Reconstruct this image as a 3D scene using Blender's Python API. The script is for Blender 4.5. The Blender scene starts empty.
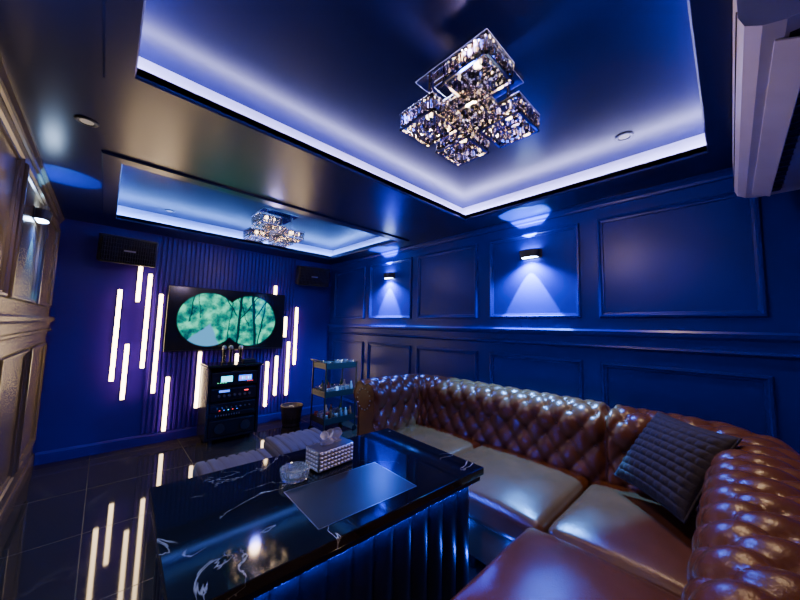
import bpy, bmesh, math, random
from mathutils import Vector, Matrix, Euler, noise
random.seed(7)
S=bpy.context.scene
COL=S.collection
pi=math.pi
# ------------------------------------------------------------------ materials
def nd(nt,t,**kw):
    n=nt.nodes.new(t)
    for k,v in kw.items(): setattr(n,k,v)
    return n
def mat(name,base,rough=.5,metal=0.,emis=None,es=0.,trans=0.,ior=1.45,coat=0.,var=.12,nscale=8.,bump=0.,bscale=200.,spec=.5):
    m=bpy.data.materials.new(name); m.use_nodes=True; nt=m.node_tree
    b=nt.nodes['Principled BSDF']
    tc=nd(nt,'ShaderNodeTexCoord')
    no=nd(nt,'ShaderNodeTexNoise'); no.inputs['Scale'].default_value=nscale; no.inputs['Detail'].default_value=3
    nt.links.new(tc.outputs['Object'],no.inputs['Vector'])
    mx=nd(nt,'ShaderNodeMix',data_type='RGBA')
    nt.links.new(no.outputs['Fac'],mx.inputs['Factor'])
    mx.inputs['A'].default_value=tuple(c*(1-var) for c in base)+(1,)
    mx.inputs['B'].default_value=tuple(min(1,c*(1+var)) for c in base)+(1,)
    nt.links.new(mx.outputs['Result'],b.inputs['Base Color'])
    b.inputs['Roughness'].default_value=rough; b.inputs['Metallic'].default_value=metal
    b.inputs['IOR'].default_value=ior; b.inputs['Transmission Weight'].default_value=trans
    b.inputs['Coat Weight'].default_value=coat; b.inputs['Specular IOR Level'].default_value=spec
    if emis: 
        b.inputs['Emission Color'].default_value=tuple(emis)+(1,); b.inputs['Emission Strength'].default_value=es
    if bump>0:
        n2=nd(nt,'ShaderNodeTexNoise'); n2.inputs['Scale'].default_value=bscale; n2.inputs['Detail'].default_value=4
        nt.links.new(tc.outputs['Object'],n2.inputs['Vector'])
        bp=nd(nt,'ShaderNodeBump'); bp.inputs['Strength'].default_value=bump; bp.inputs['Distance'].default_value=.004
        nt.links.new(n2.outputs['Fac'],bp.inputs['Height']); nt.links.new(bp.outputs['Normal'],b.inputs['Normal'])
    return m
def marble(name,base,vein,rough,scale=1.6,width=.012,tiles=None,amount=1.0):
    m=bpy.data.materials.new(name); m.use_nodes=True; nt=m.node_tree; L=nt.links.new
    b=nt.nodes['Principled BSDF']; tc=nd(nt,'ShaderNodeTexCoord')
    no=nd(nt,'ShaderNodeTexNoise'); no.inputs['Scale'].default_value=scale; no.inputs['Detail'].default_value=7; no.inputs['Distortion'].default_value=1.2
    L(tc.outputs['Object'],no.inputs['Vector'])
    s=nd(nt,'ShaderNodeMath',operation='SUBTRACT'); s.inputs[1].default_value=.5; L(no.outputs['Fac'],s.inputs[0])
    a=nd(nt,'ShaderNodeMath',operation='ABSOLUTE'); L(s.outputs[0],a.inputs[0])
    mr=nd(nt,'ShaderNodeMapRange'); mr.inputs['From Min'].default_value=0; mr.inputs['From Max'].default_value=width
    mr.inputs['To Min'].default_value=amount; mr.inputs['To Max'].default_value=0; L(a.outputs[0],mr.inputs['Value'])
    n2=nd(nt,'ShaderNodeTexNoise'); n2.inputs['Scale'].default_value=scale*1.3; L(tc.outputs['Object'],n2.inputs['Vector'])
    m2=nd(nt,'ShaderNodeMapRange'); m2.inputs['From Min'].default_value=.45; m2.inputs['From Max'].default_value=.62; L(n2.outputs['Fac'],m2.inputs['Value'])
    mu=nd(nt,'ShaderNodeMath',operation='MULTIPLY'); L(mr.outputs[0],mu.inputs[0]); L(m2.outputs[0],mu.inputs[1])
    mx=nd(nt,'ShaderNodeMix',data_type='RGBA'); mx.inputs['A'].default_value=base+(1,); mx.inputs['B'].default_value=vein+(1,)
    L(mu.outputs[0],mx.inputs['Factor'])
    out=mx.outputs['Result']
    if tiles:
        br=nd(nt,'ShaderNodeTexBrick'); br.offset=0; br.inputs['Scale'].default_value=1
        br.inputs['Brick Width'].default_value=tiles; br.inputs['Row Height'].default_value=tiles; br.inputs['Mortar Size'].default_value=.003
        br.inputs['Mortar Smooth'].default_value=.1
        L(tc.outputs['Object'],br.inputs['Vector'])
        m3=nd(nt,'ShaderNodeMix',data_type='RGBA'); L(out,m3.inputs['A']); m3.inputs['B'].default_value=(.004,.004,.005,1)
        L(br.outputs['Fac'],m3.inputs['Factor']); out=m3.outputs['Result']
        rr=nd(nt,'ShaderNodeMapRange'); rr.inputs['To Min'].default_value=rough; rr.inputs['To Max'].default_value=.6
        L(br.outputs['Fac'],rr.inputs['Value']); L(rr.outputs[0],b.inputs['Roughness'])
    else: b.inputs['Roughness'].default_value=rough
    L(out,b.inputs['Base Color'])
    return m

M_wall=mat('navy_paint',(.002,.005,.23),.33,var=.06,nscale=3,spec=.28)
M_back=mat('indigo_paint',(.028,.003,.25),.36,var=.06,nscale=3,spec=.28)
M_ceil=mat('navy_ceiling_paint',(.006,.009,.08),.28,var=.06,nscale=3)
M_tray=mat('tray_paint',(.0010,.0024,.05),.30,var=.06,nscale=3,spec=.30)
M_cove=mat('cove_glow_tint',(.60,.60,.85),.6,var=.04,nscale=3)  # blue paint whitened, so the bright cove glow sits in the colour
M_left=mat('left_wall_gold_reflection',(.11,.082,.048),.25,var=.1,nscale=3)  # gold of reflected warm light put into this wall's base colour
M_leather=mat('brown_leather',(.115,.040,.013),.27,var=.3,nscale=6,bump=.25,bscale=160)
M_floor=marble('dark_floor_tile',(.022,.017,.014),(.07,.055,.04),.045,1.3,.03,tiles=.8,amount=.4)
M_marble=marble('black_marble',(.004,.005,.007),(.45,.45,.47),.06,1.9,.004)
M_black=mat('black_lacquer',(.008,.008,.012),.2)
M_blackm=mat('matte_black',(.012,.012,.014),.5)
M_chan=mat('black_upholstery',(.012,.012,.022),.32,bump=.1)
M_chrome=mat('chrome',(.8,.78,.76),.08,1.)
M_steel=mat('brushed_steel',(.45,.45,.5),.3,1.)
M_crystal=mat('crystal',(1,.93,.84),.02,trans=1.,ior=1.6,var=0)
M_glass=mat('cut_glass',(.95,.97,1),.03,trans=.9,ior=1.5,var=0)
M_white=mat('white_plastic',(.50,.48,.55),.35)
M_tissue=mat('tissue_paper',(.7,.7,.7),.9)
M_grey=mat('grey_quilt',(.034,.029,.029),.8,bump=.5,bscale=120,spec=.2)
M_stool=mat('silver_velvet',(.105,.098,.11),.8,bump=.6,bscale=60,spec=.2)
M_mat=mat('slate_inlay',(.016,.018,.024),.3)
M_warm=mat('warm_led',(1,.9,.75),.4,emis=(1,.70,.38),es=22)
M_coveled=mat('cool_led',(.5,.6,1),.4,emis=(.52,.50,1),es=92)
M_cove2=mat('blue_led',(.5,.6,1),.4,emis=(.13,.32,1),es=65)
M_scon=mat('sconce_lens',(.6,.8,1),.4,emis=(.45,.65,1),es=60)
M_bulb=mat('bulb_warm',(1,.9,.75),.4,emis=(1,.72,.42),es=18)
M_down=mat('downlight_lens',(.3,.28,.25),.4,emis=(1,.8,.6),es=.3)
M_dring=mat('downlight_ring',(.06,.06,.07),.35,1.)
M_wicker=mat('wicker',(.05,.03,.02),.6,bump=.4,bscale=60)
def pal(name,c,es=0,r=.4): return mat(name,c,r,emis=c if es else None,es=es)
M_cyan=pal('display_cyan',(.05,.7,.9),4); M_redl=pal('display_red',(.9,.05,.05),4); M_grn=pal('display_green',(.1,.9,.3),3)
M_blu=pal('display_blue',(.05,.15,.9),3)
M_sn=[pal('snack_red',(.25,.03,.03)),pal('bottle_glass',(.08,.10,.12),r=.1),pal('bottle_green',(.02,.08,.04),r=.1),pal('snack_white',(.5,.5,.5)),pal('bottle_brown',(.10,.04,.02),r=.1),pal('bottle_clear',(.2,.2,.22),r=.1)]

# ------------------------------------------------------------------ mesh builder
class B:
    def __init__(s): s.v=[];s.f=[];s.m=[];s.s=[];s.mats=[]
    def mi(s,m):
        if m not in s.mats: s.mats.append(m)
        return s.mats.index(m)
    def add(s,vs,fs,m,smooth=False,M=None):
        o=len(s.v); k=s.mi(m)
        for p in vs:
            p=Vector(p); s.v.append(M@p if M else p)
        for f in fs: s.f.append([i+o for i in f]); s.m.append(k); s.s.append(smooth)
    def bm(s,bm,m,smooth,M=None):
        bm.verts.index_update()
        s.add([v.co.copy() for v in bm.verts],[[v.index for v in f.verts] for f in bm.faces],m,smooth,M); bm.free()
    def box(s,c,d,m,bev=0,rot=None,seg=2,M=None):
        bm=bmesh.new(); bmesh.ops.create_cube(bm,size=1)
        for v in bm.verts: v.co=Vector((v.co.x*d[0],v.co.y*d[1],v.co.z*d[2]))
        if bev: bmesh.ops.bevel(bm,geom=bm.edges[:],offset=bev,segments=seg,profile=.5,affect='EDGES')
        T=Matrix.Translation(c)
        if rot: T=T@Euler(rot).to_matrix().to_4x4()
        if M: T=M@T
        s.bm(bm,m,bool(bev) and seg>2,T)
    def b2(s,lo,hi,m,bev=0,seg=2):
        s.box([(a+b)/2 for a,b in zip(lo,hi)],[abs(b-a) for a,b in zip(lo,hi)],m,bev,seg=seg)
    def cyl(s,c,r,h,m,r2=None,seg=24,rot=None,smooth=True):
        bm=bmesh.new(); bmesh.ops.create_cone(bm,cap_ends=True,segments=seg,radius1=r,radius2=r if r2 is None else r2,depth=h)
        T=Matrix.Translation(c)
        if rot: T=T@Euler(rot).to_matrix().to_4x4()
        bm.verts.index_update()
        s.add([v.co.copy() for v in bm.verts],[[v.index for v in f.verts] for f in bm.faces if len(f.verts)==4],m,smooth,T)
        s.add([v.co.copy() for v in bm.verts],[[v.index for v in f.verts] for f in bm.faces if len(f.verts)!=4],m,False,T)
        bm.free()
    def ball(s,c,r,m,sc=(1,1,1),u=12,v=8):
        bm=bmesh.new(); bmesh.ops.create_uvsphere(bm,u_segments=u,v_segments=v,radius=r)
        s.bm(bm,m,True,Matrix.Translation(c)@Matrix.Diagonal((*sc,1)))
    def lathe(s,prof,m,c=(0,0,0),seg=32,smooth=True,fn=None):
        vs=[];fs=[]
        for (r,z) in prof:
            for k in range(seg):
                a=2*pi*k/seg; rr=r*(fn(a,z) if fn else 1)
                vs.append((c[0]+rr*math.cos(a),c[1]+rr*math.sin(a),c[2]+z))
        for i in range(len(prof)-1):
            for k in range(seg):
                k2=(k+1)%seg; fs.append((i*seg+k,i*seg+k2,(i+1)*seg+k2,(i+1)*seg+k))
        fs.append(tuple(range((len(prof)-1)*seg,len(prof)*seg))); fs.append(tuple(reversed(range(seg))))
        s.add(vs,fs,m,smooth)
    def tube(s,pts,r,m,seg=8,closed=False):
        vs=[];fs=[];n=len(pts);pts=[Vector(p) for p in pts]
        for i,p in enumerate(pts):
            a=pts[(i-1)%n] if (i>0 or closed) else p; b=pts[(i+1)%n] if (i<n-1 or closed) else p
            t=(b-a).normalized(); up=Vector((0,0,1)) if abs(t.z)<.9 else Vector((1,0,0))
            x=t.cross(up).normalized(); y=x.cross(t)
            for k in range(seg):
                an=2*pi*k/seg; vs.append(p+x*r*math.cos(an)+y*r*math.sin(an))
        for i in range(n if closed else n-1):
            j=(i+1)%n
            for k in range(seg):
                k2=(k+1)%seg; fs.append((i*seg+k,i*seg+k2,j*seg+k2,j*seg+k))
        s.add(vs,fs,m,True)
    def grid(s,fn,nu,nv,m,smooth=True):
        vs=[fn(i/nu,j/nv) for i in range(nu+1) for j in range(nv+1)]
        fs=[(i*(nv+1)+j,(i+1)*(nv+1)+j,(i+1)*(nv+1)+j+1,i*(nv+1)+j+1) for i in range(nu) for j in range(nv)]
        s.add(vs,fs,m,smooth)
    def soft(s,lo,hi,r,m,crown=.02,wr=.004,n=12,seed=0):
        c=[(a+b)/2 for a,b in zip(lo,hi)]; h=[(b-a)/2 for a,b in zip(lo,hi)]
        def cs(hh):
            e=[-hh+r*t for t in (0,.15,.35,.6,1)]
            mid=[-hh+r+(2*hh-2*r)*i/n for i in range(1,n)]
            return e+mid+[-x for x in reversed(e)]
        A=[cs(x) for x in h]; bm=bmesh.new()
        for ax in range(3):
            u,v=[i for i in range(3) if i!=ax]
            for sg in(-1,1):
                g=[]
                for a in A[u]:
                    row=[]
                    for b in A[v]:
                        p=[0,0,0];p[ax]=sg*h[ax];p[u]=a;p[v]=b; row.append(bm.verts.new(p))
                    g.append(row)
                for i in range(len(g)-1):
                    for j in range(len(g[0])-1):
                        bm.faces.new((g[i][j],g[i+1][j],g[i+1][j+1],g[i][j+1]))
        bmesh.ops.remove_doubles(bm,verts=bm.verts[:],dist=1e-5)
        for v in bm.verts:
            p=v.co; q=Vector([max(-(h[k]-r),min(h[k]-r,p[k])) for k in range(3)])
            d=p-q
            if d.length>1e-7: d.normalize()
            w=q+d*r
            fx=1-(abs(p.x)/h[0])**3; fy=1-(abs(p.y)/h[1])**3
            if p.z>0: w.z+=crown*fx*fy
            nn=noise.noise(Vector((p.x*5+seed*3.1,p.y*5,p.z*5)))+.5*noise.noise(Vector((p.x*14+seed,p.y*9,p.z*12)))
            w+=d*wr*nn
            v.co=w+Vector(c)
        bmesh.ops.recalc_face_normals(bm,faces=bm.faces[:])
        s.bm(bm,m,True)
    def obj(s,name,loc=(0,0,0),rot=(0,0,0),parent=None,fix=False):
        me=bpy.data.meshes.new(name); me.from_pydata([tuple(v) for v in s.v],[],s.f)
        for m in s.mats: me.materials.append(m)
        me.polygons.foreach_set('material_index',s.m); me.polygons.foreach_set('use_smooth',s.s); me.update()
        if fix:
            bm=bmesh.new();bm.from_mesh(me);bmesh.ops.recalc_face_normals(bm,faces=bm.faces[:]);bm.to_mesh(me);bm.free()
        o=bpy.data.objects.new(name,me); COL.objects.link(o); o.location=loc;o.rotation_euler=rot
        if parent:o.parent=parent
        return o
def empty(name,loc=(0,0,0),rot=(0,0,0),sc=1):
    o=bpy.data.objects.new(name,None); COL.objects.link(o); o.location=loc;o.rotation_euler=rot;o.scale=(sc,)*3;return o
def light(name,kind,loc,energy,color,parent=None,rot=(0,0,0),size=.05,spot=None,blend=.5):
    l=bpy.data.lights.new(name,kind); l.energy=energy;l.color=color
    l.shadow_soft_size=size
    if spot: l.spot_size=math.radians(spot); l.spot_blend=blend
    o=bpy.data.objects.new(name,l);COL.objects.link(o);o.location=loc;o.rotation_euler=rot
    if parent:o.parent=parent
    return o

XL,XR,YN,YB,H=-.43,2.95,-.32,4.97,2.6
TOP=2.77
# ------------------------------------------------------------------ shell
b=B();b.b2((XL-.1,YN-.1,-.1),(XR+.1,YB+.1,0),M_floor);b.obj('floor')
b=B();b.b2((XR,YN-.1,0),(XR+.1,YB+.1,H+.3),M_wall);b.obj('wall_right')
b=B();b.b2((XL-.1,YN-.1,0),(XL,YB+.1,H+.3),M_left);b.obj('wall_left')
b=B();b.b2((XL,YB,0),(XR,YB+.1,H+.3),M_back);b.obj('wall_back')
b=B();b.b2((XL,YN-.1,0),(XR,YN,H+.3),M_wall);b.obj('wall_front')
# ceiling with two recessed trays
trays=[(.02,2.55,.05,1.78),(.01,2.62,2.86,4.48)]
b=B(); t=.035; e=.12
def slab(xa,xb,ya,yb): b.b2((xa,ya,H),(xb,yb,H+t),M_ceil)
T1,T2=trays
slab(XL,XR,YN,T1[2]);slab(XL,XR,T1[3],T2[2]);slab(XL,XR,T2[3],YB)
for T in trays: slab(XL,T[0],T[2],T[3]);slab(T[1],XR,T[2],T[3])
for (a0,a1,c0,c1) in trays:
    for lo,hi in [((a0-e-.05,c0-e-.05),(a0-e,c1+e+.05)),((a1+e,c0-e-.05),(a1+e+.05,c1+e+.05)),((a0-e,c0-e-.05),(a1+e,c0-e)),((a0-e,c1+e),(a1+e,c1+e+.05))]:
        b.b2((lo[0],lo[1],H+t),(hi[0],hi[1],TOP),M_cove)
b.b2((XL,YN,TOP),(XR,YB,TOP+.06),M_tray)
b.obj('ceiling')
def ring(a0,a1,c0,c1,prof,m,bb):
    n=len(prof);vs=[];fs=[]
    for (w,z) in prof: vs+=[(a0-w,c0-w,z),(a1+w,c0-w,z),(a1+w,c1+w,z),(a0-w,c1+w,z)]
    for i in range(n):
        j=(i+1)%n
        for k in range(4):
            k2=(k+1)%4; fs.append((i*4+k,i*4+k2,j*4+k2,j*4+k))
    bb.add(vs,fs,m)
for i,(tr,ml) in enumerate(zip(trays,(M_coveled,M_cove2))):
    b=B();ring(*tr,[(.0,H+t),(.0,H-.012),(.006,H-.018),(.10,H-.018),(.108,H-.012),(.108,H)],M_ceil,b);b.obj('trim_%d'%(i+1),fix=True)
    b=B();ring(*tr,[(.075,H+t+.002),(.075,H+t+.012),(.095,H+t+.012),(.095,H+t+.002)],ml,b);b.obj('cove_led_strip',fix=True)
# wall panelling
def frame(bb,a0,a1,z0,z1,to,m):
    prof=[(0,0),(0,.014),(.006,.024),(.018,.026),(.026,.014),(.038,.012),(.042,0)]
    vs=[];fs=[]
    for (w,d) in prof:
        vs+=[to(a0+w,z0+w,d),to(a1-w,z0+w,d),to(a1-w,z1-w,d),to(a0+w,z1-w,d)]
    for i in range(len(prof)-1):
        for k in range(4):
            k2=(k+1)%4; fs.append((i*4+k,i*4+k2,(i+1)*4+k2,(i+1)*4+k))
    bb.add(vs,fs,m)
def rail(bb,a0,a1,prof,to,m):
    vs=[to(a,z,d) for a in(a0,a1) for (z,d) in prof];n=len(prof)
    fs=[(i,(i+1)%n,n+(i+1)%n,n+i) for i in range(n)]+[tuple(range(n)),tuple(range(2*n-1,n-1,-1))]
    bb.add(vs,fs,m)
toR=lambda a,z,d:(XR-d,a,z); toL=lambda a,z,d:(XL+d,a,z)
toBk=lambda a,z,d:(a,YB-d,z); toF=lambda a,z,d:(a,YN+d,z)
pan=[(3.93,4.81),(2.90,3.80),(1.89,2.79),(.87,1.74),(-.16,.735)]
for i,(to,m) in enumerate(((toR,M_wall),(toL,M_left))):
    b=B()
    for a0,a1 in pan:
        frame(b,a0,a1,1.615,2.44,to,m); frame(b,a0,a1,.28,1.26,to,m)
    rail(b,YN,YB,[(1.50,0),(1.52,.035),(1.505,.045),(1.48,.04),(1.46,.018),(1.40,.015),(1.395,.03),(1.38,.035),(1.365,.01),(1.36,0)],to,m)
    rail(b,YN,YB,[(2.6,0),(2.6,.03),(2.58,.03),(2.56,.015),(2.54,.012),(2.535,0)],to,m)
    b.obj('trim_%d'%(i+3),fix=True)
bb_prof=[(0,0),(0,.018),(.10,.018),(.12,.008),(.125,0)]
for nm,to,m,a0,a1 in(('right',toR,M_wall,YN,YB),('left',toL,M_left,YN,YB),('back',toBk,M_back,XL+.02,XR-.02),('front',toF,M_wall,XL+.02,XR-.02)):
    b=B();rail(b,a0,a1,bb_prof,to,m);b.obj('baseboard_'+nm,fix=True)
b=B();x=.42
while x<2.28:
    b.b2((x,YB-.022,.13),(x+.03,YB-.0005,H-.01),M_back,.004);x+=.052
b.obj('trim_5')

# ------------------------------------------------------------------ LED tubes on TV wall
b=B()
tubes=[(.11,.80,1.86),(.275,1.73,2.16),(.375,.93,2.08),(.22,.58,1.22),(.50,.62,1.84),(.64,.14,.80),(.97,.37,1.10),
(1.43,.60,1.06),(1.87,.25,.92),(2.01,.40,1.0),(2.19,.38,1.22),(2.30,.85,1.78),(1.93,1.96,2.10),(2.12,1.3,1.62)]
for (x,z0,z1) in tubes:
    b.box((x,YB-.050,(z0+z1)/2),(.038,.028,z1-z0),M_warm,.008,seg=3)
    b.box((x,YB-.033,(z0+z1)/2),(.044,.016,z1-z0+.01),M_steel)
b.obj('led_tube_lights')

# ------------------------------------------------------------------ TV
def screenmat():
    m=bpy.data.materials.new('tv_picture');m.use_nodes=True;nt=m.node_tree;L=nt.links.new
    bs=nt.nodes['Principled BSDF'];tc=nd(nt,'ShaderNodeTexCoord');sp=nd(nt,'ShaderNodeSeparateXYZ');L(tc.outputs['Object'],sp.inputs[0])
    def mth(op,a,bv=None,clamp=False):
        n=nd(nt,'ShaderNodeMath',operation=op);n.use_clamp=clamp
        for i,q in enumerate((a,bv)):
            if q is None: continue
            if isinstance(q,(int,float)): n.inputs[i].default_value=q
            else: L(q,n.inputs[i])
        return n.outputs[0]
    X,Z=sp.outputs['X'],sp.outputs['Z']
    def circ(cx,r):
        dx=mth('SUBTRACT',X,cx);d=mth('SQRT',mth('ADD',mth('MULTIPLY',dx,dx),mth('MULTIPLY',Z,Z)))
        return mth('MULTIPLY',mth('SUBTRACT',r,d),60,True)
    mask=mth('MAXIMUM',circ(-.28,.365),circ(.25,.365))
    no=nd(nt,'ShaderNodeTexNoise');no.inputs['Scale'].default_value=9;no.inputs['Detail'].default_value=9;L(tc.outputs['Object'],no.inputs['Vector'])
    cr=nd(nt,'ShaderNodeValToRGB');L(no.outputs['Fac'],cr.inputs[0])
    e=cr.color_ramp.elements;e[0].position=.36;e[0].color=(.0,.05,.06,1);e[1].position=.70;e[1].color=(.08,.80,.48,1)
    k=e.new(.5);k.color=(.003,.25,.17,1)
    nz=mth('MULTIPLY',mth('SUBTRACT',no.outputs['Fac'],.5),.5)
    dxr=mth('ABSOLUTE',mth('SUBTRACT',X,mth('ADD',-.24,mth('MULTIPLY',Z,.4))))
    wd=mth('MULTIPLY',mth('SUBTRACT',-.04,Z),.8)
    rd2=mth('MULTIPLY',mth('SUBTRACT',mth('ADD',wd,mth('MULTIPLY',nz,.15)),dxr),40,True)
    m1=nd(nt,'ShaderNodeMix',data_type='RGBA');L(rd2,m1.inputs['Factor']);L(cr.outputs[0],m1.inputs['A']);m1.inputs['B'].default_value=(.06,.24,.46,1)
    def trunk(cx,slope,wd,z0=-1,z1=1):
        d=mth('ABSOLUTE',mth('SUBTRACT',mth('ADD',X,mth('MULTIPLY',nz,.12)),mth('ADD',cx,mth('MULTIPLY',Z,slope))))
        a=mth('MULTIPLY',mth('SUBTRACT',wd,d),90,True)
        a=mth('MULTIPLY',a,mth('MULTIPLY',mth('SUBTRACT',Z,z0),40,True));return mth('MULTIPLY',a,mth('MULTIPLY',mth('SUBTRACT',z1,Z),40,True))
    tk=trunk(.10,.05,.024)
    for a in ((.10,.7,.016,.0),(.10,-.6,.014,.05),(.30,-.08,.026),(.30,.55,.015,-.05),(.42,.15,.016),(-.02,.1,.012),(.20,-.4,.012,-.1),(-.5,.1,.014,-.05),(-.38,-.1,.010,0.)):
        tk=mth('MAXIMUM',tk,trunk(*a))
    m2=nd(nt,'ShaderNodeMix',data_type='RGBA');L(tk,m2.inputs['Factor']);L(m1.outputs['Result'],m2.inputs['A']);m2.inputs['B'].default_value=(.0,.015,.02,1)
    m3=nd(nt,'ShaderNodeMix',data_type='RGBA');L(mask,m3.inputs['Factor']);m3.inputs['A'].default_value=(.001,.001,.002,1);L(m2.outputs['Result'],m3.inputs['B'])
    bs.inputs['Base Color'].default_value=(.003,.003,.004,1);bs.inputs['Roughness'].default_value=.12
    L(m3.outputs['Result'],bs.inputs['Emission Color']);bs.inputs['Emission Strength'].default_value=2.1
    return m
tv=empty('television',(1.31,YB-.10,1.54))
b=B();b.box((0,0,0),(1.50,.04,.84),M_black,.006);b.box((0,.045,0),(.5,.06,.4),M_blackm);b.box((0,.0,-.405),(1.48,.046,.02),M_blackm);b.obj('tv_body',parent=tv)
b=B();b.box((0,-.0215,.006),(1.475,.003,.805),screenmat());b.obj('tv_screen',parent=tv)

# ------------------------------------------------------------------ loudspeakers
def speaker(x,y,z,rz):
    p=empty('loudspeaker',(x,y,z),(math.radians(12),0,rz))
    b=B();b.box((0,0,0),(.50,.26,.30),M_blackm,.012)
    b.box((0,-.133,0),(.47,.012,.27),M_black,.004)
    b.obj('cabinet',parent=p)
    g=B()
    for i in range(22): g.box((-.225+i*.0214,-.141,0),(.004,.004,.26),M_blackm)
    for i in range(6): g.box((0,-.142,-.115+i*.046),(.46,.004,.003),M_blackm)
    g.box((0,-.146,-.0),(.10,.004,.018),M_steel)
    g.obj('grille',parent=p)
    k=B();k.box((0,.15,.02),(.10,.05,.12),M_steel);k.obj('bracket',parent=p)
speaker(.14,4.72,2.30,math.radians(4));speaker(2.45,4.72,2.30,math.radians(-14))

# ------------------------------------------------------------------ sconces
def sconce(x,y,z,rz,en):
    p=empty('wall_sconce',(x,y,z),(0,0,rz))
    b=B();n=14
    pts=[(-.10,0)]+[(-.10*math.cos(pi*i/n),-.03-.055*math.sin(pi*i/n)) for i in range(n+1)]+[(.10,0)]
    m=len(pts);vs=[(x_*.86,y_*.86,-.035) for x_,y_ in pts]+[(x_*1.0,y_,.035) for x_,y_ in pts]
    fs=[(i,(i+1)%m,m+(i+1)%m,m+i) for i in range(m)]
    b.add(vs,fs,M_blackm);b.add(vs,[tuple(range(m)),tuple(range(2*m-1,m-1,-1))],M_blackm)
    for zz,k in((-.036,.75),(.036,.88)):
        q=[(x_*k,y_*k-.006,zz) for x_,y_ in pts];b.add(q,[tuple(range(m))],M_scon)
    b.box((0,-.004,0),(.22,.008,.09),M_blackm,.003)
    b.obj('body',parent=p)
    c=(.08,.36,1)
    light('down_light','SPOT',(0,-.055,-.042),en,c,p,(math.radians(-10),0,0),.004,64,.15)
    light('wash_light','SPOT',(0,-.07,-.045),en*.28,(.02,.12,1),p,(math.radians(-4),0,0),.02,140,.6)
    light('up_light','SPOT',(0,-.075,.045),en*.35,c,p,(math.radians(180+7),0,0),.006,72,.15)
for yy in(1.30,3.35):
    sconce(XR,yy,2.23,math.radians(-90),700)
for yy in(1.30,3.50):
    sconce(XL,yy,2.26,math.radians(90),120)

# ------------------------------------------------------------------ downlights
def downlight(x,y,z,en=6,col=(1,.8,.6)):
    p=empty('recessed_downlight',(x,y,z))
    b=B();b.lathe([(.030,-.002),(.034,-.008),(.048,-.006),(.052,0)],M_dring,seg=28);b.cyl((0,0,-.0035),.029,.004,M_down)
    b.obj('bezel',parent=p)
    if en>0: light('spot','SPOT',(0,0,-.02),en,col,p,(0,0,0),.03,100,.7)
for x,y,z,en,c in((-.155,2.41,H,34,(1,.72,.42)),(2.36,.42,TOP,65,(1,.68,.38)),(.45,4.38,TOP,8,(1,.8,.6)),(2.35,3.1,TOP,18,(1,.75,.5)),(-.2,.45,H,75,(1,.70,.38))):  # last entry is an added lamp, warm fill for the left wall
    downlight(x,y,z,en,c)

# ------------------------------------------------------------------ chandeliers
def chandelier(x,y,en,sc,blue):
    p=empty('crystal_chandelier',(x,y,TOP),sc=sc)
    b=B();c=B()
    b.box((0,0,-.012),(.46,.46,.024),M_chrome,.003)
    b.box((0,0,-.04),(.30,.30,.03),M_chrome,.003)
    def prism(bb,cx,cy,z,l,w):
        vs=[(cx,cy,z)];
        for zz,ww in((z-l*.12,w),(z-l*.82,w*.85)):
            for k in range(4):
                a=k*pi/2+pi/4;vs.append((cx+ww*math.cos(a),cy+ww*math.sin(a),zz))
        vs.append((cx,cy,z-l))
        fs=[(0,1+k,1+(k+1)%4) for k in range(4)]+[(1+k,5+k,5+(k+1)%4,1+(k+1)%4) for k in range(4)]+[(9,5+(k+1)%4,5+k) for k in range(4)]
        bb.add(vs,fs,M_crystal)
    def module(cx,cy,zt,s,l):
        h=s/2
        b.box((cx,cy,zt+.006),(s+.02,s+.02,.010),M_chrome,.003)
        b.cyl((cx,cy,zt-.008),.022,.012,M_bulb)
        for sx,sy,dx,dy in((0,-h,1,0),(0,h,1,0),(-h,0,0,1),(h,0,0,1)):
            for zz in (zt,zt-l-.004):
                b.box((cx+sx,cy+sy,zz),(s+.012 if dx else .012,s+.012 if dy else .012,.012),M_chrome)
            n=int(s/.034)
            for k in range(n):
                tt=(k+.5)/n*s-h
                prism(c,cx+sx+dx*tt,cy+sy+dy*tt,zt-.006,l*.97,.018)
        n=3
        for i in range(n):
            for j in range(n):
                prism(c,cx-h*.6+h*1.2*i/(n-1),cy-h*.6+h*1.2*j/(n-1),zt-.03,l*.85,.018)
        b.cyl((cx,cy,(zt+.0-.03)/2),.012,abs(zt+.03),M_chrome)
    o=.165
    module(-o,-o,-.11,.25,.10);module(o,-o,-.23,.24,.09);module(-o,o,-.23,.24,.09);module(o,o,-.23,.24,.09)
    module(.0,.0,-.15,.22,.10)
    b.obj('frame',parent=p);c.obj('crystals',parent=p)
    light('glow','POINT',(0,0,-.42),en,(1,.64,.33),p,size=.05)
    light('blue_fill','POINT',(0,0,-.48),blue,(.02,.07,1),p,size=.05)  # added deep-blue room fill, not a light of the chandelier itself
chandelier(1.26,.86,27,.85,10);chandelier(1.36,3.62,9,.88,9)

# ------------------------------------------------------------------ air conditioner
b=B()
prof=[(0,.28),(.22,.28),(.245,.27),(.25,.25),(.25,.06),(.24,.03),(.21,.01),(.17,.0),(0,0)]
n=len(prof);L_=1.45
vs=[(sx,y,z) for sx in(0,L_) for y,z in prof]
b.add(vs,[(i,(i+1)%n,n+(i+1)%n,n+i) for i in range(n)],M_white)
b.add(vs,[tuple(range(n)),tuple(range(2*n-1,n-1,-1))],M_white)
b.box((L_/2,.125,-.001),(L_-.12,.075,.004),M_blackm)
b.box((L_/2,.155,-.012),(L_-.14,.07,.006),M_white,.002,rot=(math.radians(25),0,0))
b.box((L_/2,.2515,.085),(L_-.02,.003,.004),M_blackm)
for i in range(21): b.box((.1+i*.062,.12,-.003),(.003,.07,.008),M_steel)
b.obj('air_conditioner',(1.15,YN+.02,2.27),fix=True)

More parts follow.
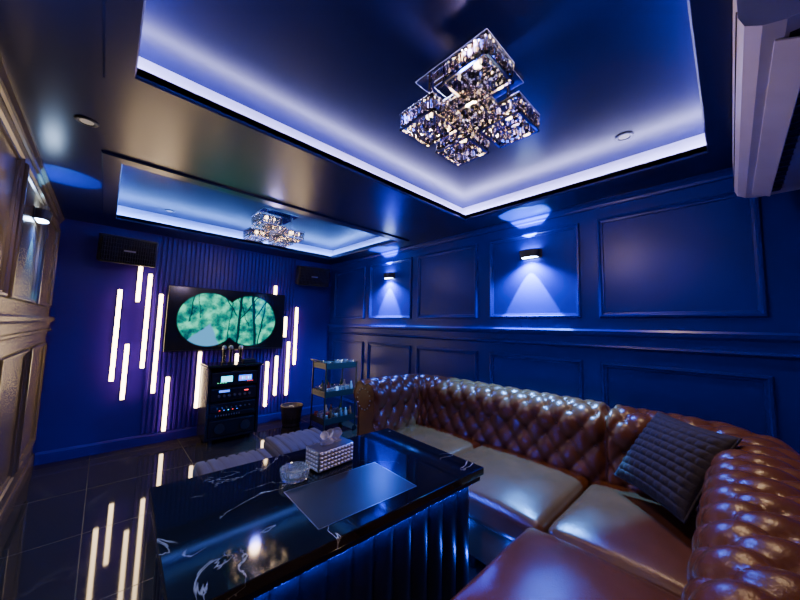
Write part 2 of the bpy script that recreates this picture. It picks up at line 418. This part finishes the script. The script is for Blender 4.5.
# ------------------------------------------------------------------ SOFA
sofa=empty('sectional_sofa')
def catmull(P,n=14):
    out=[]
    Q=[P[0]]+P+[P[-1]]
    for i in range(1,len(Q)-2):
        for k in range(n):
            t=k/n;a,b_,c_,d=[Vector(q) for q in Q[i-1:i+3]]
            out.append(.5*((2*b_)+(-a+c_)*t+(2*a-5*b_+4*c_-d)*t*t+(-a+3*b_-3*c_+d)*t**3))
    out.append(Vector(P[-1]));return out
def resample(P,n):
    d=[0]
    for i in range(1,len(P)): d.append(d[-1]+(P[i]-P[i-1]).length)
    T=d[-1];out=[];j=0
    for k in range(n+1):
        s=T*k/n
        while j<len(P)-2 and d[j+1]<s: j+=1
        f=(s-d[j])/max(1e-9,d[j+1]-d[j]);out.append(P[j].lerp(P[j+1],min(1,f)))
    return out,T
pp=[(0.02,.40),(.01,.50),(.02,.62),(.035,.72),(.02,.80),(.03,.87),(.09,.925),(.18,.94),(.27,.92),(.325,.86),(.325,.79),(.28,.73),(.27,.60),(.27,.30),(.27,.08)]
NP=110
prof,PT=resample([Vector(p) for p in catmull(pp)],NP)
nrm=[]
for i in range(NP+1):
    a=prof[max(0,i-1)];c_=prof[min(NP,i+1)];t_=(c_-a).normalized();nrm.append(Vector((-t_.y,t_.x)))
r=.12
A0=(1.88,2.30)
path=[]
s=0;step=.0125;Re=r+.12
def line(p,q,nx,ny):
    global s
    L=math.dist(p,q);n=max(2,int(L/step))
    for i in range(n): 
        path.append((p[0]+(q[0]-p[0])*i/n,p[1]+(q[1]-p[1])*i/n,nx,ny,s+L*i/n))
    s+=L
def arc(cx,cy,a0,a1):
    global s
    L=Re*abs(a1-a0);n=28
    for i in range(n):
        a=a0+(a1-a0)*i/n;path.append((cx+r*math.cos(a),cy+r*math.sin(a),math.cos(a),math.sin(a),s+L*i/n))
    s+=L
line(A0,(2.52-r,2.30),0,1);arc(2.52-r,2.30-r,pi/2,0);s_a=s;line((2.52,2.30-r),(2.52,.09+r),1,0);arc(2.52-r,.09+r,0,-pi/2);line((2.52-r,.09),(.30,.09),0,-1)
path.append((.30,.09,0,-1,s))
seam=s_a+(2.30-r-.63)
W_,H_=.165,.21
def tuft(ss,tt):
    a=ss/W_+tt/H_;c_=ss/W_-tt/H_
    crease=(abs(math.sin(pi*a))*abs(math.sin(pi*c_)))**.42
    da=a-round(a);dc=c_-round(c_)
    btn=1-math.exp(-(da*da+dc*dc)/.02)
    return .62*crease+.38*btn
def surf(px,i):
    x,y,nx,ny,ss=px;tt=PT*i/NP
    w=max(0,min(1,(tt-.06)/.05))*max(0,min(1,(.80-tt)/.08))
    d=.050*tuft(ss,tt)*w+.02*(1-w)*(1 if tt<.9 else 0)
    sd=abs(ss-seam)
    d-=.06*math.exp(-(sd/.018)**2)
    e0=min(ss,path[-1][4]-ss); d-=.02*math.exp(-(e0/.02)**2)
    q=prof[i]+nrm[i]*d
    return Vector((x+nx*q.x,y+ny*q.x,q.y))
b=B()
vs=[surf(px,i) for px in path for i in range(NP+1)]
fs=[(k*(NP+1)+i,k*(NP+1)+i+1,(k+1)*(NP+1)+i+1,(k+1)*(NP+1)+i) for k in range(len(path)-1) for i in range(NP)]
b.add(vs,fs,M_leather,True)
n=NP+1
for k in(0,len(path)-1):
    b.add([vs[k*n+i] for i in range(n)],[tuple(range(n))],M_leather)
    b.tube([vs[k*n+i] for i in range(0,n,2)],.009,M_leather)
rows=int(PT/(H_/2))
for rr in range(rows+1):
    tt=rr*H_/2
    if tt<.11 or tt>.76: continue
    k=0
    while True:
        ss=(k+(.5 if rr%2 else 0))*W_;k+=1
        if ss>path[-1][4]-.03: break
        if ss<.03 or abs(ss-seam)<.03: continue
        px=min(path,key=lambda q:abs(q[4]-ss));i=int(tt/PT*NP)
        P=surf(px,i);b.ball(P,.011,M_leather,u=8,v=6)
for i in range(14):
    a=2*pi*i/14;b.ball((A0[0]-.003,2.30+.17+.10*math.cos(a),.80+.10*math.sin(a)),.007,M_steel,u=8,v=6)
b.obj('tufted_back',parent=sofa)
cu=B()
cu.soft((1.70,1.555,.33),(2.56,2.32,.50),.05,M_leather,.03,.006,seed=1)
cu.soft((1.70,.715,.33),(2.56,1.545,.50),.05,M_leather,.035,.006,seed=2)
cu.soft((1.715,.07,.33),(2.56,.705,.50),.05,M_leather,.035,.006,seed=3)
cu.soft((.985,.07,.33),(1.705,.785,.50),.05,M_leather,.035,.006,seed=4)
cu.soft((.32,.07,.33),(.975,.785,.50),.05,M_leather,.03,.006,seed=5)
cu.obj('seat_cushions',parent=sofa)
bs=B()
bs.b2((1.76,.05,.09),(2.58,2.33,.345),M_leather,.02,3)
bs.b2((.32,.05,.09),(1.80,.74,.345),M_leather,.02,3)
for x_,y_ in((1.97,2.5),(2.75,2.5),(1.82,1.2),(2.7,1.2),(.42,.6),(1.1,.6),(.42,-.1),(2.7,-.1)):
    bs.cyl((x_,y_,.045),.022,.09,M_black,.03)
bs.obj('base_frame',parent=sofa)
for yy in(.95,1.3,1.7):
    light('sofa_front_fill','POINT',(1.63,yy,.22),3.2,(.012,.07,1),sofa,size=.01)  # added lamps without a fitting, turning the seat fronts blue

# ------------------------------------------------------------------ pillow
b=B();hs=.24
def pil(sgn):
    def f(u,v):
        x=2*u-1;y=2*v-1
        X=x*hs*(1-.07*(1-y*y));Y=y*hs*(1-.07*(1-x*x))
        th=.08*max(0,(1-x*x)*(1-y*y))**.42
        edge=min(1,(1-abs(x))*6)*min(1,(1-abs(y))*6)
        row=int((y+1)*5.5)
        q=(abs(math.sin(pi*(y+1)*5.5))**.6)*(.45+.55*abs(math.sin(pi*(x*5+.5*(row%2))))**.6)
        return (X,Y,sgn*(th+.011*q*edge))
    return f
b.grid(pil(1),110,110,M_grey);b.grid(pil(-1),48,48,M_grey)
edge=[(x*hs*(1-.07*(1-y*y)),y*hs*(1-.07*(1-x*x)),0) for x,y in [(-1+2*i/20,-1) for i in range(20)]+[(1,-1+2*i/20) for i in range(20)]+[(1-2*i/20,1) for i in range(20)]+[(-1,1-2*i/20) for i in range(20)]]
b.tube(edge,.006,M_grey,closed=True)
pw=b.obj('throw_pillow',fix=True)
zax=Vector((-.60,.58,.62)).normalized();up=Vector((.2,-.1,1));up=(up-zax*up.dot(zax)).normalized();xa=up.cross(zax)
R=Matrix((xa,up,zax)).transposed().to_4x4()@Matrix.Rotation(math.radians(-4),4,'Z')
pw.matrix_world=Matrix.Translation((2.305,.265,.815))@R

# ------------------------------------------------------------------ coffee table
tb=empty('coffee_table',(.885,1.40,0),(0,0,math.radians(-2)))
TX,TY=1.39,.83
b=B();b.box((0,0,.73),(TX,TY,.04),M_marble,.004);b.obj('marble_top',parent=tb)
b=B();b.box((0,0,.695),(TX-.03,TY-.03,.03),M_blackm)
b.box((0,0,.385),(TX-.12,TY-.12,.59),M_chan);b.box((0,0,.045),(TX-.16,TY-.16,.09),M_black)
hx,hy=(TX-.12)/2,(TY-.12)/2
def flute(u,v,ax,sg):
    Ln=2*hx if ax=='x' else 2*hy;k=round(Ln/.105)
    a=(u-.5)*Ln;d=.024*abs(math.sin(pi*u*k))**.6*min(1,v*14,(1-v)*14)**.5
    z=.09+v*.59
    return (a,sg*(hy+d),z) if ax=='x' else (sg*(hx+d),a,z)
for ax,sg in(('x',1),('x',-1),('y',1),('y',-1)):
    b.grid(lambda u,v:flute(u,v,ax,sg),160,24,M_chan)
b.obj('channelled_body',parent=tb)
b=B();b.box((0.01,-.165,.7505),(.50,.33,.003),M_mat,.001);b.box((.01,-.165,.7504),(.506,.336,.002),M_steel);b.obj('table_inlay',parent=tb)
M_strip=mat('blue_fill_strip',(.1,.2,1),.4,emis=(.01,.05,1),es=80)
M_strip2=mat('blue_fill_strip_side',(.1,.2,1),.4,emis=(.012,.06,1),es=400)
b=B()
b.box((0,-(TY/2-.026),.6785),(TX-.1,.012,.005),M_strip);b.box((TX/2-.026,0,.6785),(.012,TY-.1,.005),M_strip2)
b.obj('hidden_fill_strips',parent=tb)  # added glowing strips, hidden under the top to throw blue on the sofa

# tissue box
p=empty('tissue_box',(.95,1.535,.7515),(0,0,math.radians(6)))
b=B();b.box((0,0,.052),(.23,.125,.10),M_steel,.008,seg=3)
M_stud=mat('silver_stud',(.6,.58,.56),.4,.6)
def stud(c,nrm_,s_=.0095):
    ax,sg=nrm_;o2=[i for i in range(3) if i!=ax];vs=[]
    for du,dv in((-1,-1),(1,-1),(1,1),(-1,1)):
        q=list(c);q[o2[0]]+=du*s_;q[o2[1]]+=dv*s_*.8;vs.append(q)
    q=list(c);q[ax]+=sg*.006;vs.append(q)
    b.add(vs,[(0,1,4),(1,2,4),(2,3,4),(3,0,4)],M_stud)
for fx in range(10):
    for fz in range(5):
        for sg in(-1,1): stud((-.099+fx*.022,sg*.0628,.014+fz*.019),(1,sg))
for fy in range(5):
    for fz in range(5):
        for sg in(-1,1): stud((sg*.1153,-.044+fy*.022,.014+fz*.019),(0,sg))
b.box((0,0,.1025),(.225,.12,.003),M_steel,.001)
b.obj('box',parent=p)
b=B()
def tis(u,v,o=0):
    a=(u-.5)*2;h=v
    w=.06*(1-.3*h)+.02*h
    return (a*w+.012*math.sin(9*v+2*u+o),.018*math.sin(a*5+v*3+o)*(.3+h)+.02*h*a+.025*o*v,.103+.075*h*(1-.35*a*a)+.008*v*math.sin(14*u+o*2)-.012*o*v)
b.grid(tis,24,14,M_tissue);b.grid(lambda u,v:tis(u,v,1),24,14,M_tissue);b.grid(lambda u,v:tis(u,v,-1),24,14,M_tissue)
b.obj('tissue',parent=p)
# ashtray
b=B();fn=lambda a,z:1+.05*abs(math.sin(8*a))
b.lathe([(.040,0),(.060,.004),(.066,.028),(.069,.05),(.058,.051),(.048,.024),(.035,.013),(.002,.012)],M_glass,seg=48,smooth=False,fn=fn)
b.obj('ashtray',(.735,1.50,.7515),fix=True)

# ------------------------------------------------------------------ stools
for x_,y_ in((.77,2.44),(1.33,2.64)):
    p=empty('stool',(x_,y_,0),(0,0,math.radians(-3)))
    b=B()
    b.soft((-.25,-.23,.39),(.25,.23,.49),.035,M_stool,.022,.004,n=10)
    for k in range(7): b.soft((-.238+k*.068,-.222,.46),(-.170+k*.068,.222,.505),.02,M_stool,.008,.002,n=5,seed=k)
    b.obj('seat',parent=p)
    b=B();b.box((0,0,.37),(.46,.42,.05),M_black,.006)
    for sx in(-1,1):
        for sy in(-1,1): b.cyl((sx*.19,sy*.17,.1775),.014,.355,M_chrome,.018)
    for sx in(-1,1): b.box((sx*.19,0,.12),(.012,.34,.012),M_chrome)
    b.obj('legs',parent=p)

# ------------------------------------------------------------------ karaoke rack
p=empty('karaoke_equipment_rack',(1.29,4.62,0))
b=B();w,d,h=.62,.40,.94
for sx in(-1,1):
    b.add([(sx*w/2,-d/2,.06),(sx*w/2,d/2,.06),(sx*w/2,d/2,h),(sx*w/2,-d/2+.02,h),(sx*(w/2-.03),-d/2,.06),(sx*(w/2-.03),d/2,.06),(sx*(w/2-.03),d/2,h),(sx*(w/2-.03),-d/2+.02,h)],
    [(0,1,2,3),(7,6,5,4),(0,4,5,1),(1,5,6,2),(2,6,7,3),(3,7,4,0)],M_black)
b.box((0,0,h+.01),(w+.04,d+.02,.03),M_black,.006)
b.box((0,0,.075),(w-.06,d-.02,.03),M_black);b.box((0,d/2-.01,h/2+.03),(w-.06,.015,h-.08),M_blackm)
for zz in(.30,.50,.68): b.box((0,.01,zz),(w-.06,d-.05,.015),M_black)
for sx in(-1,1):
    for sy in(-1,1): b.cyl((sx*.24,sy*.15,.03),.028,.06,M_blackm)
b.obj('cabinet',parent=p,fix=True)
b=B()
for z0,hh in((.09,.19),(.315,.06),(.385,.10),(.515,.15),(.70,.17)):
    b.box((0,-.01,z0+hh/2+.002),(w-.09,d-.08,hh),M_blackm,.004)
    b.box((0,-.182,z0+hh/2+.002),(w-.08,.01,hh-.01),M_black,.002)
y0=-.190
def disp(x,z,a,c,m): b.box((x,y0,z),(a,.004,c),m)
disp(-.10,.79,.13,.07,M_cyan);disp(.12,.79,.16,.07,M_blu)
for i in range(6): 
    disp(.06+i*.024,.79,.012,.03,(M_redl,M_cyan,M_grn)[i%3]);disp(-.15+i*.02,.775,.010,.012,(M_blu,M_redl)[i%2])
for i in range(4): disp(-.2+i*.03,.745,.012,.006,M_grn);disp(.15+i*.02,.745,.008,.006,M_redl)
for i in range(7): b.cyl((-.18+i*.06,-.196,.585),.015,.02,M_steel,rot=(pi/2,0,0),seg=16)
for i in range(8): b.cyl((-.19+i*.054,-.194,.435),.009,.016,M_steel,rot=(pi/2,0,0),seg=12)
for i in range(5): disp(-.16+i*.05,.405,.01,.008,(M_redl,M_blu,M_cyan)[i%3])
for i in range(10): disp(-.2+i*.03,.345,.012,.02,M_steel)
disp(.14,.63,.05,.012,M_redl);disp(-.12,.64,.12,.025,M_blu)
b.cyl((-.15,-.192,.185),.06,.02,M_blackm,rot=(pi/2,0,0));b.cyl((.15,-.192,.185),.06,.02,M_blackm,rot=(pi/2,0,0))
b.obj('audio_units',parent=p)
b=B()
for i,x_ in enumerate((-.12,-.04,.08)):
    b.cyl((x_,-.05,.975),.03,.02,M_blackm);b.cyl((x_,-.05,1.07),.014,.17,M_black,.019,seg=16);b.ball((x_,-.05,1.175),.028,M_steel,(1,1,1.15))
b.box((.2,-.02,.988),(.16,.12,.045),M_blackm,.005)
for sx in(.14,.26): b.cyl((sx,.03,1.08),.003,.16,M_blackm,seg=8)
b.obj('microphones',parent=p)

# ------------------------------------------------------------------ serving trolley
p=empty('serving_trolley',(2.50,4.00,0))
b=B();w,d=.50,.36
for zz in(.16,.52,.90):
    b.box((0,0,zz),(w,d,.012),M_blackm)
    for sx in(-1,1): b.box((sx*w/2,0,zz+.035),(.008,d,.08),M_blackm);b.box((0,sx*d/2,zz+.035),(w,.008,.08),M_blackm)
for sx in(-1,1):
    for sy in(-1,1):
        b.cyl((sx*(w/2),sy*(d/2),.53),.012,.92,M_blackm,seg=12);b.cyl((sx*w/2,sy*d/2,.035),.035,.02,M_black,rot=(pi/2,0,0))
b.tube([(-w/2,-d/2,.98),(-w/2-.05,-d/2,1.01),(-w/2-.05,d/2,1.01),(-w/2,d/2,.98)],.008,M_blackm)
b.obj('frame',parent=p)
b=B()
for zz in(.167,.527,.907):
    for i in range(6):
        for j in range(4):
            x_=-.20+i*.08;y_=-.13+j*.087;m=random.choice(M_sn)
            k=random.random()
            if zz>.8:
                if k<.35: b.box((x_,y_,zz+.035),(.06,.05,.07),M_blackm,.006)
                elif k<.6: b.cyl((x_,y_,zz+.045),.026,.09,M_glass,.032)
                continue
            if k<.35: b.lathe([(.02,0),(.026,.005),(.026,.10),(.011,.14),(.011,.17)],m,(x_,y_,zz),seg=14)
            elif k<.5: b.box((x_,y_,zz+.055),(.055,.03,.11),m,.008,rot=(0,0,random.uniform(-.4,.4)),seg=3)
            else: b.cyl((x_,y_,zz+.05),.027,.10,M_glass,.033)
b.obj('snacks_and_bottles',parent=p)

# ------------------------------------------------------------------ basket
b=B();prof_=[(.10,0)]+[(.12+.03*(i/24),.01+.26*i/24) for i in range(25)]+[(.158,.285),(.14,.28),(.13,.05),(.002,.04)]
b.lathe(prof_,M_wicker,seg=72,smooth=True,fn=lambda a,z:1+.035*math.sin(18*a+(0 if int(z/.0217)%2 else pi)))
b.tube([(.156*math.cos(2*pi*i/32),.156*math.sin(2*pi*i/32),.285) for i in range(32)],.012,M_wicker,closed=True)
for i in range(9):
    a=random.random()*6.28;rr=random.random()*.07;b.ball((rr*math.cos(a),rr*math.sin(a),.24),.05,random.choice([M_blackm,M_sn[3],M_wicker,M_wicker]),(1,.8,.9))
b.obj('wicker_basket',(2.15,4.6,0))

# ------------------------------------------------------------------ camera
yaw=math.radians(43.3);pt=math.radians(4.95);rl=math.radians(1.37)
f=Vector((math.sin(yaw)*math.cos(pt),math.cos(yaw)*math.cos(pt),math.sin(pt)))
right=Vector((math.cos(yaw),-math.sin(yaw),0));upv=right.cross(f)
r2=right*math.cos(rl)+upv*math.sin(rl);u2=upv*math.cos(rl)-right*math.sin(rl)
cam=bpy.data.cameras.new('camera');cam.sensor_width=36;cam.lens=312/800*36;cam.clip_start=.02
co=bpy.data.objects.new('camera',cam);COL.objects.link(co)
co.matrix_world=Matrix.Translation((0,0,1.5))@Matrix((r2,u2,-f)).transposed().to_4x4()
S.camera=co
w=bpy.data.worlds.new('world');S.world=w;w.use_nodes=True
w.node_tree.nodes['Background'].inputs[0].default_value=(.01,.02,.08,1)
